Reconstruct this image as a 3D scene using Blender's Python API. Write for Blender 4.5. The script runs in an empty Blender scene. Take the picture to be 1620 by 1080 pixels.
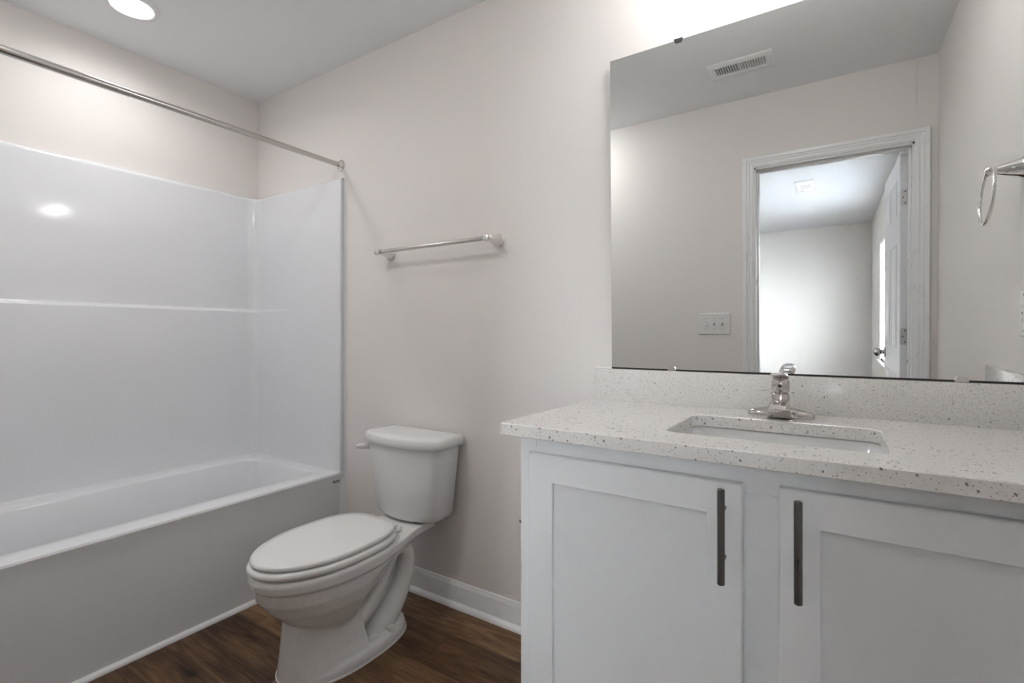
import bpy, bmesh, math, random
from mathutils import Vector, Matrix
random.seed(7)
PI = math.pi
S = bpy.context.scene
COL = S.collection

# ------------------------------------------------------------------ camera
FPX = 787.0
cd = bpy.data.cameras.new('camera'); cam = bpy.data.objects.new('camera', cd); COL.objects.link(cam)
cd.sensor_fit = 'HORIZONTAL'; cd.sensor_width = 36.0; cd.lens = 36.0*FPX/1620
cd.shift_y = -11.0/1620
cd.clip_start = 0.01; cd.clip_end = 60
cam.location = (2.777, -1.600, 1.118)
cam.rotation_euler = (PI/2, 0, math.radians(33.05))
S.camera = cam

# ------------------------------------------------------------------ view, world, main light
S.view_settings.view_transform = 'Standard'; S.view_settings.look = 'None'
S.view_settings.gamma = 1.0; S.view_settings.use_curve_mapping = False
S.view_settings.exposure = 3.08
LENS_E = 12.8      # recessed ceiling lamp
BULB_E = 5.2      # vanity bulbs
FILL_E = 4.5      # unseen fill lamp added near the door wall to brighten the room
SKY_E = 5.3        # daylight outside the bedroom window
w = bpy.data.worlds.new('sky'); S.world = w; w.use_nodes = True
bg = w.node_tree.nodes['Background']; bg.inputs[0].default_value = (0.93, 0.97, 1.0, 1); bg.inputs[1].default_value = SKY_E

CE = 2.445          # ceiling height
XR = 3.200          # right wall
YF = -1.640         # face of the door wall
YB2 = -1.755        # its bedroom face
YFAR = -6.90        # far wall of bedroom
XBL = -0.9          # bedroom left wall

# ------------------------------------------------------------------ materials
def new_mat(name):
    m = bpy.data.materials.new(name); m.use_nodes = True
    return m, m.node_tree.nodes, m.node_tree.links, m.node_tree.nodes['Principled BSDF']
def simple(name, col, rough=0.5, metal=0.0, spec=0.5, coat=0.0, bump=0.0, bscale=200.0, aniso=0.0):
    m, N, L, b = new_mat(name)
    b.inputs['Base Color'].default_value = (*col, 1); b.inputs['Roughness'].default_value = rough
    b.inputs['Metallic'].default_value = metal; b.inputs['Specular IOR Level'].default_value = spec
    b.inputs['Coat Weight'].default_value = coat; b.inputs['Coat Roughness'].default_value = 0.05
    tc = N.new('ShaderNodeTexCoord'); nz = N.new('ShaderNodeTexNoise'); nz.inputs['Scale'].default_value = bscale
    L.new(tc.outputs['Object'], nz.inputs['Vector'])
    if bump > 0:
        bp = N.new('ShaderNodeBump'); bp.inputs['Strength'].default_value = bump; bp.inputs['Distance'].default_value = 0.001
        L.new(nz.outputs['Fac'], bp.inputs['Height']); L.new(bp.outputs['Normal'], b.inputs['Normal'])
    else:
        mr = N.new('ShaderNodeMapRange'); mr.inputs['To Min'].default_value = rough*0.92; mr.inputs['To Max'].default_value = min(1, rough*1.08)
        nz.inputs['Scale'].default_value = 12
        L.new(nz.outputs['Fac'], mr.inputs['Value']); L.new(mr.outputs['Result'], b.inputs['Roughness'])
    return m
M = {}
M['wall'] = simple('greige_wall_paint', (0.82, 0.787, 0.762), 0.6, spec=0.3, bump=0.12, bscale=260)
M['wall2'] = simple('pale_wall_paint', (0.82, 0.81, 0.79), 0.6, spec=0.3, bump=0.12, bscale=260)
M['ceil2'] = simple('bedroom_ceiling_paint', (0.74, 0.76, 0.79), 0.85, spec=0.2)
M['ceil'] = simple('ceiling_paint', (0.90, 0.91, 0.92), 0.85, spec=0.2, bump=0.15, bscale=180)
M['trim'] = simple('white_trim_enamel', (0.88, 0.885, 0.89), 0.28, spec=0.5)
M['door'] = simple('white_door_enamel', (0.82, 0.83, 0.86), 0.35)
M['cab'] = simple('white_cabinet_paint', (0.78, 0.80, 0.815), 0.38, bump=0.02, bscale=400)
M['acryl'] = simple('white_acrylic', (0.81, 0.825, 0.85), 0.11, spec=0.5)
M['porc'] = simple('white_porcelain', (0.80, 0.80, 0.795), 0.06, spec=0.6)
M['seat'] = simple('white_seat_plastic', (0.82, 0.82, 0.81), 0.16, spec=0.5)
M['plast'] = simple('white_plastic', (0.80, 0.79, 0.775), 0.3)
M['chrome'] = simple('polished_chrome', (0.78, 0.76, 0.745), 0.07, metal=1.0)
M['chrome2'] = simple('faucet_chrome', (0.60, 0.575, 0.56), 0.07, metal=1.0)
M['satin'] = simple('satin_nickel', (0.60, 0.575, 0.55), 0.22, metal=1.0)
M['steel'] = simple('brushed_steel', (0.17, 0.165, 0.16), 0.28, metal=1.0)
M['hinge'] = simple('satin_hinge', (0.62, 0.62, 0.62), 0.35, metal=1.0)
M['dark'] = simple('dark_gap', (0.02, 0.02, 0.02), 0.6)
M['grey'] = simple('grey_print', (0.35, 0.38, 0.42), 0.5)
M['caulk'] = simple('white_caulk', (0.80, 0.79, 0.77), 0.4)
M['carpet'] = simple('beige_carpet', (0.50, 0.45, 0.40), 0.95, bump=0.6, bscale=600)
M['mirror'] = simple('mirror_silver', (0.86, 0.875, 0.87), 0.0, metal=1.0)
for l in list(M['mirror'].node_tree.links):
    if l.to_socket.name == 'Roughness': M['mirror'].node_tree.links.remove(l)
M['mirror'].node_tree.nodes['Principled BSDF'].inputs['Roughness'].default_value = 0.0
def emis(name, col, e):
    m = bpy.data.materials.new(name); m.use_nodes = True
    N, L = m.node_tree.nodes, m.node_tree.links; N.clear()
    o = N.new('ShaderNodeOutputMaterial'); em = N.new('ShaderNodeEmission')
    em.inputs[0].default_value = (*col, 1); em.inputs[1].default_value = e
    L.new(em.outputs[0], o.inputs[0]); return m
M['lens'] = emis('lamp_lens', (1.0, 0.99, 0.975), LENS_E)
M['dome'] = emis('fill_lamp_dome', (1.0, 0.99, 0.975), FILL_E)  # glow of the added fill lamp
M['bulb'] = emis('frosted_bulb', (1.0, 0.987, 0.97), BULB_E)
def mat_slat():
    m = bpy.data.materials.new('white_blind_slat'); m.use_nodes = True
    N, L = m.node_tree.nodes, m.node_tree.links; N.clear()
    o = N.new('ShaderNodeOutputMaterial'); d = N.new('ShaderNodeBsdfDiffuse'); t = N.new('ShaderNodeBsdfTranslucent'); mx = N.new('ShaderNodeMixShader')
    d.inputs[0].default_value = (0.9, 0.9, 0.9, 1); t.inputs[0].default_value = (0.9, 0.92, 0.95, 1); mx.inputs[0].default_value = 0.4
    L.new(d.outputs[0], mx.inputs[1]); L.new(t.outputs[0], mx.inputs[2]); L.new(mx.outputs[0], o.inputs[0]); return m
M['slat'] = mat_slat()
def mat_glass():
    m = bpy.data.materials.new('window_glass'); m.use_nodes = True
    N, L = m.node_tree.nodes, m.node_tree.links; N.clear()
    o = N.new('ShaderNodeOutputMaterial'); g = N.new('ShaderNodeBsdfGlossy'); t = N.new('ShaderNodeBsdfTransparent'); mx = N.new('ShaderNodeMixShader')
    g.inputs['Roughness'].default_value = 0.02; mx.inputs[0].default_value = 0.06
    L.new(t.outputs[0], mx.inputs[1]); L.new(g.outputs[0], mx.inputs[2]); L.new(mx.outputs[0], o.inputs[0]); return m
M['glass'] = mat_glass()

def mat_quartz():
    m, N, L, b = new_mat('speckled_quartz')
    tc = N.new('ShaderNodeTexCoord')
    base = (0.80, 0.785, 0.765)
    def speck(scale, thr, seed, col, prev, amt=1.0, chance=0.5):
        mp = N.new('ShaderNodeMapping'); mp.inputs['Location'].default_value = (seed, seed*1.7, seed*0.3)
        L.new(tc.outputs['Object'], mp.inputs['Vector'])
        nz = N.new('ShaderNodeTexNoise'); nz.inputs['Scale'].default_value = scale*1.4; nz.inputs['Detail'].default_value = 1
        L.new(mp.outputs[0], nz.inputs['Vector'])
        va = N.new('ShaderNodeVectorMath'); va.operation = 'MULTIPLY_ADD'
        L.new(nz.outputs['Color'], va.inputs[0]); va.inputs[1].default_value = (0.5/scale,)*3; L.new(mp.outputs[0], va.inputs[2])
        v = N.new('ShaderNodeTexVoronoi'); v.inputs['Scale'].default_value = scale; L.new(va.outputs[0], v.inputs['Vector'])
        sp = N.new('ShaderNodeSeparateColor'); L.new(v.outputs['Color'], sp.inputs[0])
        a = N.new('ShaderNodeMath'); a.operation = 'LESS_THAN'; L.new(v.outputs['Distance'], a.inputs[0])
        th = N.new('ShaderNodeMath'); th.operation = 'MULTIPLY'; L.new(sp.outputs[1], th.inputs[0]); th.inputs[1].default_value = thr*1.5
        L.new(th.outputs[0], a.inputs[1])
        c = N.new('ShaderNodeMath'); c.operation = 'LESS_THAN'; L.new(sp.outputs[0], c.inputs[0]); c.inputs[1].default_value = chance
        k = N.new('ShaderNodeMath'); k.operation = 'MULTIPLY'; L.new(a.outputs[0], k.inputs[0]); L.new(c.outputs[0], k.inputs[1])
        k2 = N.new('ShaderNodeMath'); k2.operation = 'MULTIPLY'; L.new(k.outputs[0], k2.inputs[0]); k2.inputs[1].default_value = amt
        mx = N.new('ShaderNodeMix'); mx.data_type = 'RGBA'; L.new(k2.outputs[0], mx.inputs['Factor'])
        if prev is None: mx.inputs['A'].default_value = (*base, 1)
        else: L.new(prev, mx.inputs['A'])
        mx.inputs['B'].default_value = (*col, 1)
        return mx.outputs['Result']
    c = speck(420, 0.42, 0.0, (0.60, 0.57, 0.535), None, 0.75, 0.5)
    c = speck(300, 0.30, 5.3, (0.36, 0.33, 0.30), c, 0.85, 0.30)
    c = speck(150, 0.30, 9.1, (0.17, 0.15, 0.14), c, 0.9, 0.26)
    c = speck(260, 0.30, 2.9, (0.86, 0.86, 0.85), c, 0.9, 0.30)
    L.new(c, b.inputs['Base Color']); b.inputs['Roughness'].default_value = 0.14
    return m
M['quartz'] = mat_quartz()

def mat_floor():
    m, N, L, b = new_mat('walnut_plank_floor')
    PW, PL = 0.180, 1.22
    def math_(op, a, b_=None):
        n = N.new('ShaderNodeMath'); n.operation = op
        for i, v in enumerate((a, b_)):
            if v is None: continue
            if isinstance(v, (int, float)): n.inputs[i].default_value = v
            else: L.new(v, n.inputs[i])
        return n.outputs[0]
    g = N.new('ShaderNodeNewGeometry'); sx = N.new('ShaderNodeSeparateXYZ'); L.new(g.outputs['Position'], sx.inputs[0])
    yy = math_('DIVIDE', math_('ADD', sx.outputs['Y'], 0.169+PW*60), PW)
    row = math_('FLOOR', yy); fy = math_('FRACT', yy)
    wn = N.new('ShaderNodeTexWhiteNoise'); wn.noise_dimensions = '1D'; L.new(row, wn.inputs['W'])
    xx = math_('DIVIDE', math_('ADD', math_('ADD', sx.outputs['X'], 20.0), math_('MULTIPLY', wn.outputs['Value'], PL)), PL)
    colm = math_('FLOOR', xx); fx = math_('FRACT', xx)
    cb = N.new('ShaderNodeCombineXYZ'); L.new(row, cb.inputs[0]); L.new(colm, cb.inputs[1])
    wn2 = N.new('ShaderNodeTexWhiteNoise'); wn2.noise_dimensions = '2D'; L.new(cb.outputs[0], wn2.inputs['Vector'])
    off = N.new('ShaderNodeVectorMath'); off.operation = 'SCALE'; L.new(wn2.outputs['Color'], off.inputs[0]); off.inputs['Scale'].default_value = 13.0
    pos = N.new('ShaderNodeVectorMath'); pos.operation = 'ADD'; L.new(g.outputs['Position'], pos.inputs[0]); L.new(off.outputs[0], pos.inputs[1])
    def noise(sc, scale, det, dist=0.0, rough=0.55):
        mp = N.new('ShaderNodeVectorMath'); mp.operation = 'MULTIPLY'; L.new(pos.outputs[0], mp.inputs[0]); mp.inputs[1].default_value = sc
        n = N.new('ShaderNodeTexNoise'); n.inputs['Scale'].default_value = scale; n.inputs['Detail'].default_value = det
        n.inputs['Distortion'].default_value = dist; n.inputs['Roughness'].default_value = rough
        L.new(mp.outputs[0], n.inputs['Vector']); return n.outputs['Fac']
    n1 = noise((0.9, 7.0, 1), 3.2, 6, 1.6); n2 = noise((2.0, 60.0, 1), 4.0, 4, 0.4, 0.7); n3 = noise((1.0, 3.0, 1), 2.3, 2, 0.6)
    f = math_('ADD', math_('ADD', math_('MULTIPLY', n1, 0.55), math_('MULTIPLY', n2, 0.40)), math_('MULTIPLY', n3, 0.20))
    f = math_('ADD', f, math_('MULTIPLY', math_('SUBTRACT', wn2.outputs['Value'], 0.5), 0.14))
    rp = N.new('ShaderNodeValToRGB'); L.new(f, rp.inputs[0])
    e = rp.color_ramp.elements; e[0].position = 0.40; e[0].color = (0.030, 0.0145, 0.0065, 1); e[1].position = 0.78; e[1].color = (0.30, 0.178, 0.092, 1)
    x = rp.color_ramp.elements.new(0.52); x.color = (0.088, 0.045, 0.021, 1)
    x = rp.color_ramp.elements.new(0.64); x.color = (0.165, 0.092, 0.046, 1)
    # knots
    kp = N.new('ShaderNodeVectorMath'); kp.operation = 'MULTIPLY'; L.new(pos.outputs[0], kp.inputs[0]); kp.inputs[1].default_value = (1.0, 1.9, 0)
    kv = N.new('ShaderNodeTexVoronoi'); kv.inputs['Scale'].default_value = 3.4; L.new(kp.outputs[0], kv.inputs['Vector'])
    kr = N.new('ShaderNodeMapRange'); kr.inputs['From Min'].default_value = 0.02; kr.inputs['From Max'].default_value = 0.17; kr.inputs['To Min'].default_value = 0.14; kr.inputs['To Max'].default_value = 1.0
    kr.interpolation_type = 'SMOOTHSTEP'
    L.new(kv.outputs['Distance'], kr.inputs['Value'])
    seam = math_('MINIMUM', math_('MINIMUM', fy, math_('SUBTRACT', 1.0, fy)), math_('MULTIPLY', math_('MINIMUM', fx, math_('SUBTRACT', 1.0, fx)), PL/PW))
    sm = N.new('ShaderNodeMapRange'); sm.inputs['From Min'].default_value = 0.002; sm.inputs['From Max'].default_value = 0.010; sm.inputs['To Min'].default_value = 0.35; sm.inputs['To Max'].default_value = 1.0
    L.new(seam, sm.inputs['Value'])
    v = math_('MULTIPLY', kr.outputs['Result'], sm.outputs['Result'])
    mx = N.new('ShaderNodeMix'); mx.data_type = 'RGBA'; mx.blend_type = 'MULTIPLY'; mx.inputs['Factor'].default_value = 1.0
    L.new(rp.outputs['Color'], mx.inputs['A']); L.new(v, mx.inputs['B'])
    L.new(mx.outputs['Result'], b.inputs['Base Color'])
    b.inputs['Roughness'].default_value = 0.42; b.inputs['Specular IOR Level'].default_value = 0.35
    bp = N.new('ShaderNodeBump'); bp.inputs['Strength'].default_value = 0.25; bp.inputs['Distance'].default_value = 0.001
    L.new(math_('MULTIPLY', n2, sm.outputs['Result']), bp.inputs['Height']); L.new(bp.outputs['Normal'], b.inputs['Normal'])
    return m
M['floor'] = mat_floor()

# ------------------------------------------------------------------ helpers
def V(*a): return Vector(a)
def box(bm, x0, x1, y0, y1, z0, z1, bev=0.0, seg=2):
    r = bmesh.ops.create_cube(bm, size=1.0)
    vs = r['verts']
    for v in vs:
        v.co = Vector(((x0+x1)/2+v.co.x*(x1-x0), (y0+y1)/2+v.co.y*(y1-y0), (z0+z1)/2+v.co.z*(z1-z0)))
    if bev > 0:
        es = list({e for v in vs for e in v.link_edges})
        bmesh.ops.bevel(bm, geom=es, offset=bev, segments=seg, affect='EDGES', profile=0.5, clamp_overlap=True)
def loft(bm, rings, cap0=True, cap1=True, closed=True):
    vr = [[bm.verts.new(p) for p in r] for r in rings]
    n = len(rings[0])
    for a, b in zip(vr, vr[1:]):
        for i in range(n if closed else n-1):
            j = (i+1) % n
            bm.faces.new((a[i], a[j], b[j], b[i]))
    if cap0: bm.faces.new(list(reversed(vr[0])))
    if cap1: bm.faces.new(vr[-1])
    return vr
def frame_of(d):
    d = Vector(d).normalized(); up = Vector((0, 0, 1)) if abs(d.z) < 0.9 else Vector((1, 0, 0))
    a = d.cross(up).normalized(); b = a.cross(d).normalized(); return d, a, b
def cyl(bm, p0, p1, r0, r1=None, seg=24):
    r1 = r0 if r1 is None else r1
    lathe(bm, [(r0, 0), (r1, 1)], p0, Vector(p1)-Vector(p0), seg)
def lathe(bm, prof, origin, axis, seg=28, cap=True):
    """prof: (radius, t) with t in multiples of the axis vector."""
    o = Vector(origin); ax = Vector(axis); d, a, b = frame_of(ax)
    rings = []
    for r, t in prof:
        r = max(r, 1e-5)
        rings.append([o+ax*t+(a*math.cos(q)+b*math.sin(q))*r for q in [2*PI*i/seg for i in range(seg)]])
    loft(bm, rings, cap, cap)
def tube(bm, pts, r, seg=14, closed=False, sx=1.0):
    pts = [Vector(p) for p in pts]; n = len(pts); rs = r if isinstance(r, (list, tuple)) else [r]*n
    rings = []; pa = None
    for i, p in enumerate(pts):
        if closed: t = pts[(i+1) % n]-pts[i-1]
        else: t = pts[min(i+1, n-1)]-pts[max(i-1, 0)]
        t.normalize()
        if pa is None: d, a, b = frame_of(t)
        else:
            a = (pa - t*pa.dot(t)).normalized(); b = a.cross(t).normalized()
        pa = a
        rings.append([p+(a*math.cos(q)*sx+b*math.sin(q))*rs[i] for q in [2*PI*k/seg for k in range(seg)]])
    if closed:
        vr = loft(bm, rings, False, False)
        for i in range(seg):
            j = (i+1) % seg; bm.faces.new((vr[-1][i], vr[-1][j], vr[0][j], vr[0][i]))
    else: loft(bm, rings)
def spline(pts, n=8):
    P = [Vector(p) for p in pts]; out = []
    for i in range(len(P)-1):
        p0 = P[max(i-1, 0)]; p1 = P[i]; p2 = P[i+1]; p3 = P[min(i+2, len(P)-1)]
        for k in range(n):
            t = k/n
            out.append(0.5*((2*p1)+(p2-p0)*t+(2*p0-5*p1+4*p2-p3)*t*t+(3*p1-p0-3*p2+p3)*t**3))
    out.append(P[-1]); return out
def prism(bm, poly, f0, f1):
    """extrude a 2-D polygon: f0/f1 map (u,v) to the two end positions."""
    loft(bm, [[f0(u, v) for u, v in poly], [f1(u, v) for u, v in poly]])
def rrect(x0, x1, y0, y1, r, z, k=6):
    pts = []
    rr = r if isinstance(r, (list, tuple)) else [r]*4
    for (cx, cy, a0, q) in ((x1, y1, 0, rr[0]), (x0, y1, PI/2, rr[1]), (x0, y0, PI, rr[2]), (x1, y0, 1.5*PI, rr[3])):
        sx = 1 if cx == x1 else -1; sy = 1 if cy == y1 else -1
        for i in range(k+1):
            a = a0+PI/2*i/k
            pts.append(Vector((cx-sx*q+q*math.cos(a), cy-sy*q+q*math.sin(a), z)))
    return pts
def wloc(o):
    v = Vector((0, 0, 0))
    while o is not None: v = v+o.location; o = o.parent
    return v
def obj(name, bm, mat, parent=None, smooth=True, ang=35, kind=None):
    bmesh.ops.recalc_face_normals(bm, faces=bm.faces)
    if smooth:
        for f in bm.faces: f.smooth = True
        for e in bm.edges:
            if len(e.link_faces) == 2 and e.calc_face_angle(0) > math.radians(ang): e.smooth = False
    if parent is not None:
        off = wloc(parent)
        for v in bm.verts: v.co -= off
    me = bpy.data.meshes.new(name); bm.to_mesh(me); bm.free()
    o = bpy.data.objects.new(name, me); COL.objects.link(o)
    if mat is not None: me.materials.append(mat)
    if parent is not None: o.parent = parent
    if kind: o['kind'] = kind
    return o
def B(): return bmesh.new()
def thing(name, label, cat, loc, group=None, kind=None):
    o = bpy.data.objects.new(name, None); COL.objects.link(o); o.location = loc
    o.empty_display_size = 0.05
    if label: o['label'] = label; o['category'] = cat
    if group: o['group'] = group
    if kind: o['kind'] = kind
    return o
def tag(o, label, cat, group=None):
    o['label'] = label; o['category'] = cat
    if group: o['group'] = group
    return o
def struct(name, bm, mat, **k): return obj(name, bm, mat, kind='structure', **k)
def qbox(name, x0, x1, y0, y1, z0, z1, mat, parent=None, bev=0.0, seg=2, kind=None):
    bm = B(); box(bm, x0, x1, y0, y1, z0, z1, bev, seg); return obj(name, bm, mat, parent, kind=kind)
def subdiv(o, lv=2):
    m = o.modifiers.new('sub', 'SUBSURF'); m.levels = lv; m.render_levels = lv

# ------------------------------------------------------------------ room shell
struct('floor', (lambda b: (box(b, -0.1, XR+0.1, YB2+0.05, 0.1, -0.08, 0.0), b)[1])(B()), M['floor'])
struct('floor_bedroom', (lambda b: (box(b, XBL-0.1, XR+0.1, YFAR-0.1, YB2+0.05, -0.08, 0.0), b)[1])(B()), M['floor'])
# wall behind toilet and mirror
bm = B()
offs = [(-0.1, 0.0), (XR+0.1, 0.0)]
loft(bm, [[V(x, o, -0.05), V(x, 0.12, -0.05), V(x, 0.12, CE+0.05), V(x, o, CE+0.05)] for x, o in offs])
struct('wall_back', bm, M['wall'])
qbox('wall_left', -0.12, 0.0, YB2, 0.02, -0.05, CE+0.05, M['wall'], kind='structure')
# right wall of bathroom
qbox('wall_right', XR, XR+0.12, YB2+0.03, 0.02, -0.05, CE+0.05, M['wall'], kind='structure')
# door wall with opening
OX0, OX1, OZ = 2.372, 3.116, 2.040
bm = B()
box(bm, -0.1, OX0, YB2, YF, -0.05, CE+0.05); box(bm, OX1, XR+0.0005, YB2, YF, -0.05, CE+0.05); box(bm, OX0-0.001, OX1+0.001, YB2, YF, OZ, CE+0.05)
struct('wall_front', bm, M['wall'])
# ceilings
CNX, CNY, CNR = 0.392, -0.752, 0.074     # opening for the recessed lamp
bm = B(); nn = 64
def sqp(i):
    a = 2*PI*i/nn; c, s_ = math.cos(a), math.sin(a); k = 1/max(abs(c), abs(s_)); return c*k, s_*k
for zz in (CE,):
    inner = [V(CNX+CNR*math.cos(2*PI*i/nn), CNY+CNR*math.sin(2*PI*i/nn), zz) for i in range(nn)]
    mid = [V(CNX+0.3*sqp(i)[0], CNY+0.3*sqp(i)[1], zz) for i in range(nn)]
    loft(bm, [[p+V(0, 0, 0.1) for p in inner], inner, mid], False, False)
x0, x1, y0, y1 = -0.1, XR+0.1, YB2+0.05, 0.1
hx0, hx1, hy0, hy1 = CNX-0.3, CNX+0.3, CNY-0.3, CNY+0.3
for (a, b_, c, d) in ((x0, hx0, y0, y1), (hx1, x1, y0, y1), (hx0, hx1, y0, hy0), (hx0, hx1, hy1, y1)): box(bm, a, b_, c, d, CE, CE+0.1)
box(bm, hx0, hx1, hy0, hy1, CE+0.10, CE+0.11)
ceil = struct('ceiling', bm, M['ceil'], smooth=False)
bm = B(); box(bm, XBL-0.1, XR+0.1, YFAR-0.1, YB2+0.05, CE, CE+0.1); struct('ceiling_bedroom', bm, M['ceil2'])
# bedroom walls (right one has the window)
qbox('wall_bedroom_far', XBL-0.1, XR+0.12, YFAR-0.12, YFAR, -0.05, CE+0.05, M['wall2'], kind='structure')
qbox('wall_bedroom_left', XBL-0.12, XBL, YFAR-0.05, YB2, -0.05, CE+0.05, M['wall2'], kind='structure')
bm = B(); box(bm, XBL-0.1, -0.1, YB2, YB2+0.12, -0.05, CE+0.05); struct('wall_bedroom_front', bm, M['wall2'])
WY0, WY1, WZ0, WZ1 = -5.45, -3.35, 0.66, 2.03
bm = B()
box(bm, XR, XR+0.14, YFAR, WY0, -0.05, CE+0.05); box(bm, XR, XR+0.14, WY1, YB2+0.03, -0.05, CE+0.05)
box(bm, XR, XR+0.14, WY0, WY1, -0.05, WZ0); box(bm, XR, XR+0.14, WY0, WY1, WZ1, CE+0.05)
struct('wall_bedroom_right', bm, M['wall2'])

# window in the bedroom
win = thing('window_1', None, None, (XR+0.02, (WY0+WY1)/2, WZ0), kind='structure')
bm = B()
for (a, b_) in ((WY0, WY0+0.05), (WY1-0.05, WY1), ((WY0+WY1)/2-0.04, (WY0+WY1)/2+0.04)): box(bm, XR+0.07, XR+0.12, a, b_, WZ0, WZ1, 0.003)
for (a, b_) in ((WZ0, WZ0+0.05), (WZ1-0.05, WZ1), ((WZ0+WZ1)/2-0.02, (WZ0+WZ1)/2+0.02)): box(bm, XR+0.072, XR+0.118, WY0, WY1, a, b_, 0.003)
obj('window_frame', bm, M['trim'], win)
bm = B(); box(bm, XR+0.092, XR+0.098, WY0+0.02, WY1-0.02, WZ0+0.02, WZ1-0.02); obj('pane', bm, M['glass'], win)
bm = B(); box(bm, XR-0.03, XR+0.08, WY0-0.05, WY1+0.05, WZ0-0.03, WZ0+0.0, 0.004); obj('window_sill', bm, M['trim'], win)
# blind
bl = thing('window_blind', 'white horizontal slat blind in the bright bedroom window, seen through the doorway', 'blind', (XR+0.035, (WY0+WY1)/2, WZ0))
qbox('headrail', XR+0.012, XR+0.055, WY0+0.01, WY1-0.01, WZ1-0.055, WZ1-0.004, M['trim'], bl, 0.004)
bm = B(); z = WZ0+0.03
while z < WZ1-0.07:
    a = math.radians(20); dx = 0.024*math.cos(a); dz = 0.024*math.sin(a)
    c = XR+0.036
    pts = [V(c-dx, 0, z-dz), V(c+dx, 0, z+dz), V(c+dx-0.0005, 0, z+dz+0.0025), V(c-dx-0.0005, 0, z-dz+0.0025)]
    loft(bm, [[p+V(0, WY0+0.015, 0) for p in pts], [p+V(0, WY1-0.015, 0) for p in pts]])
    z += 0.042
obj('slats', bm, M['slat'], bl, smooth=False)
qbox('bottom_rail', XR+0.014, XR+0.055, WY0+0.01, WY1-0.01, WZ0+0.003, WZ0+0.02, M['trim'], bl, 0.003)

# baseboards (profile: thickness out of wall, height) and shoe moulding
BP = [(0, 0), (0.013, 0), (0.013, 0.072), (0.0115, 0.076), (0.012, 0.080), (0.010, 0.088), (0.006, 0.093), (0.005, 0.099), (0, 0.102)]
def shoe(r=0.017): return [(0.012, 0)]+[(0.013+r*math.cos(a), 1.15*r*math.sin(a)) for a in [PI/2*i/6 for i in range(7)]]+[(0.012, 1.15*r)]
def base_run(name, x0, x1, y, sgn):
    bm = B()
    prism(bm, BP, lambda u, v: V(x0, y+sgn*u, v), lambda u, v: V(x1, y+sgn*u, v))
    prism(bm, shoe(), lambda u, v: V(x0, y+sgn*u, v), lambda u, v: V(x1, y+sgn*u, v))
    struct(name, bm, M['trim'])
base_run('baseboard_back', 0.79, 2.112, 0.001, -1)
base_run('baseboard_front', 0.79, OX0-0.068, YF, 1)
# bedroom baseboards
bm = B(); prism(bm, BP, lambda u, v: V(XBL, YFAR+u, v), lambda u, v: V(XR, YFAR+u, v)); struct('baseboard_bedroom', bm, M['trim'])
bm = B(); prism(bm, BP, lambda u, v: V(XR-u, YFAR+0.02, v), lambda u, v: V(XR-u, YB2-0.8, v)); struct('baseboard_right', bm, M['trim'])
# quarter round along the tub
bm = B()
q = [(0.0, 0)]+[(0.015*math.cos(a), 0.016*math.sin(a)) for a in [PI/2*i/6 for i in range(7)]]
prism(bm, q, lambda u, v: V(0.7475+u, -0.03, v), lambda u, v: V(0.7475+u, YF+0.002, v)); struct('trim_1', bm, M['trim'])

# ------------------------------------------------------------------ doorway and door
dr = thing('door_1', None, None, ((OX0+OX1)/2, YF, 0), kind='structure')
def casing(y, sgn):
    # fluted colonial profile across its width (u inner->outer), v = thickness
    prof = [(0, 0), (0, 0.009), (0.006, 0.010), (0.008, 0.013), (0.016, 0.014), (0.019, 0.0115), (0.024, 0.0115), (0.027, 0.0145), (0.034, 0.0155), (0.037, 0.013), (0.041, 0.0175), (0.056, 0.0185), (0.060, 0.015), (0.060, 0)]
    bm = B()
    i0, i1, zt = OX0+0.006, OX1-0.006, OZ-0.006
    left = lambda u, v, z: V(i0-u, y+sgn*v, z); right = lambda u, v, z: V(i1+u, y+sgn*v, z)
    loft(bm, [[left(u, v, 0.0) for u, v in prof], [left(u, v, zt+u) for u, v in prof]])
    loft(bm, [[right(u, v, 0.0) for u, v in prof], [right(u, v, zt+u) for u, v in prof]])
    loft(bm, [[left(u, v, zt+u) for u, v in prof], [right(u, v, zt+u) for u, v in prof]])
    return bm
obj('casing', casing(YF, 1), M['trim'], dr, ang=20)
obj('casing', casing(YB2, -1), M['trim'], dr, ang=20)
bm = B(); JT = 0.016
box(bm, OX0, OX0+JT, YB2, YF, 0, OZ); box(bm, OX1-JT, OX1, YB2, YF, 0, OZ); box(bm, OX0, OX1, YB2, YF, OZ-JT, OZ)
# stops
SY0, SY1 = YB2+0.040, YB2+0.075
box(bm, OX0+JT-0.001, OX0+JT+0.011, SY0, SY1, 0, OZ-JT, 0.003); box(bm, OX1-JT-0.011, OX1-JT+0.001, SY0, SY1, 0, OZ-JT, 0.003); box(bm, OX0+JT, OX1-JT, SY0, SY1, OZ-JT-0.011, OZ-JT+0.001, 0.003)
obj('jamb', bm, M['trim'], dr)
# slab, open about ninety degrees into the bedroom, hinged on the right jamb
SW, ST, SH = 0.705, 0.035, 2.012
hx, hy = OX1-JT-0.003, YB2-0.006
ang = math.radians(1.5)
Rm = Matrix.Translation((hx, hy, 0)) @ Matrix.Rotation(-ang, 4, 'Z')
def slab_pt(a, t, z): return Rm @ V(-t, -a, z)         # a along the slab away from hinge, t thickness towards -x
bm = B()
box(bm, -ST, 0, -SW, 0, 0.010, SH, 0.0015, 1)
bmesh.ops.transform(bm, matrix=Rm, verts=bm.verts)
slab = obj('door_slab', bm, M['door'], dr)
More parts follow.
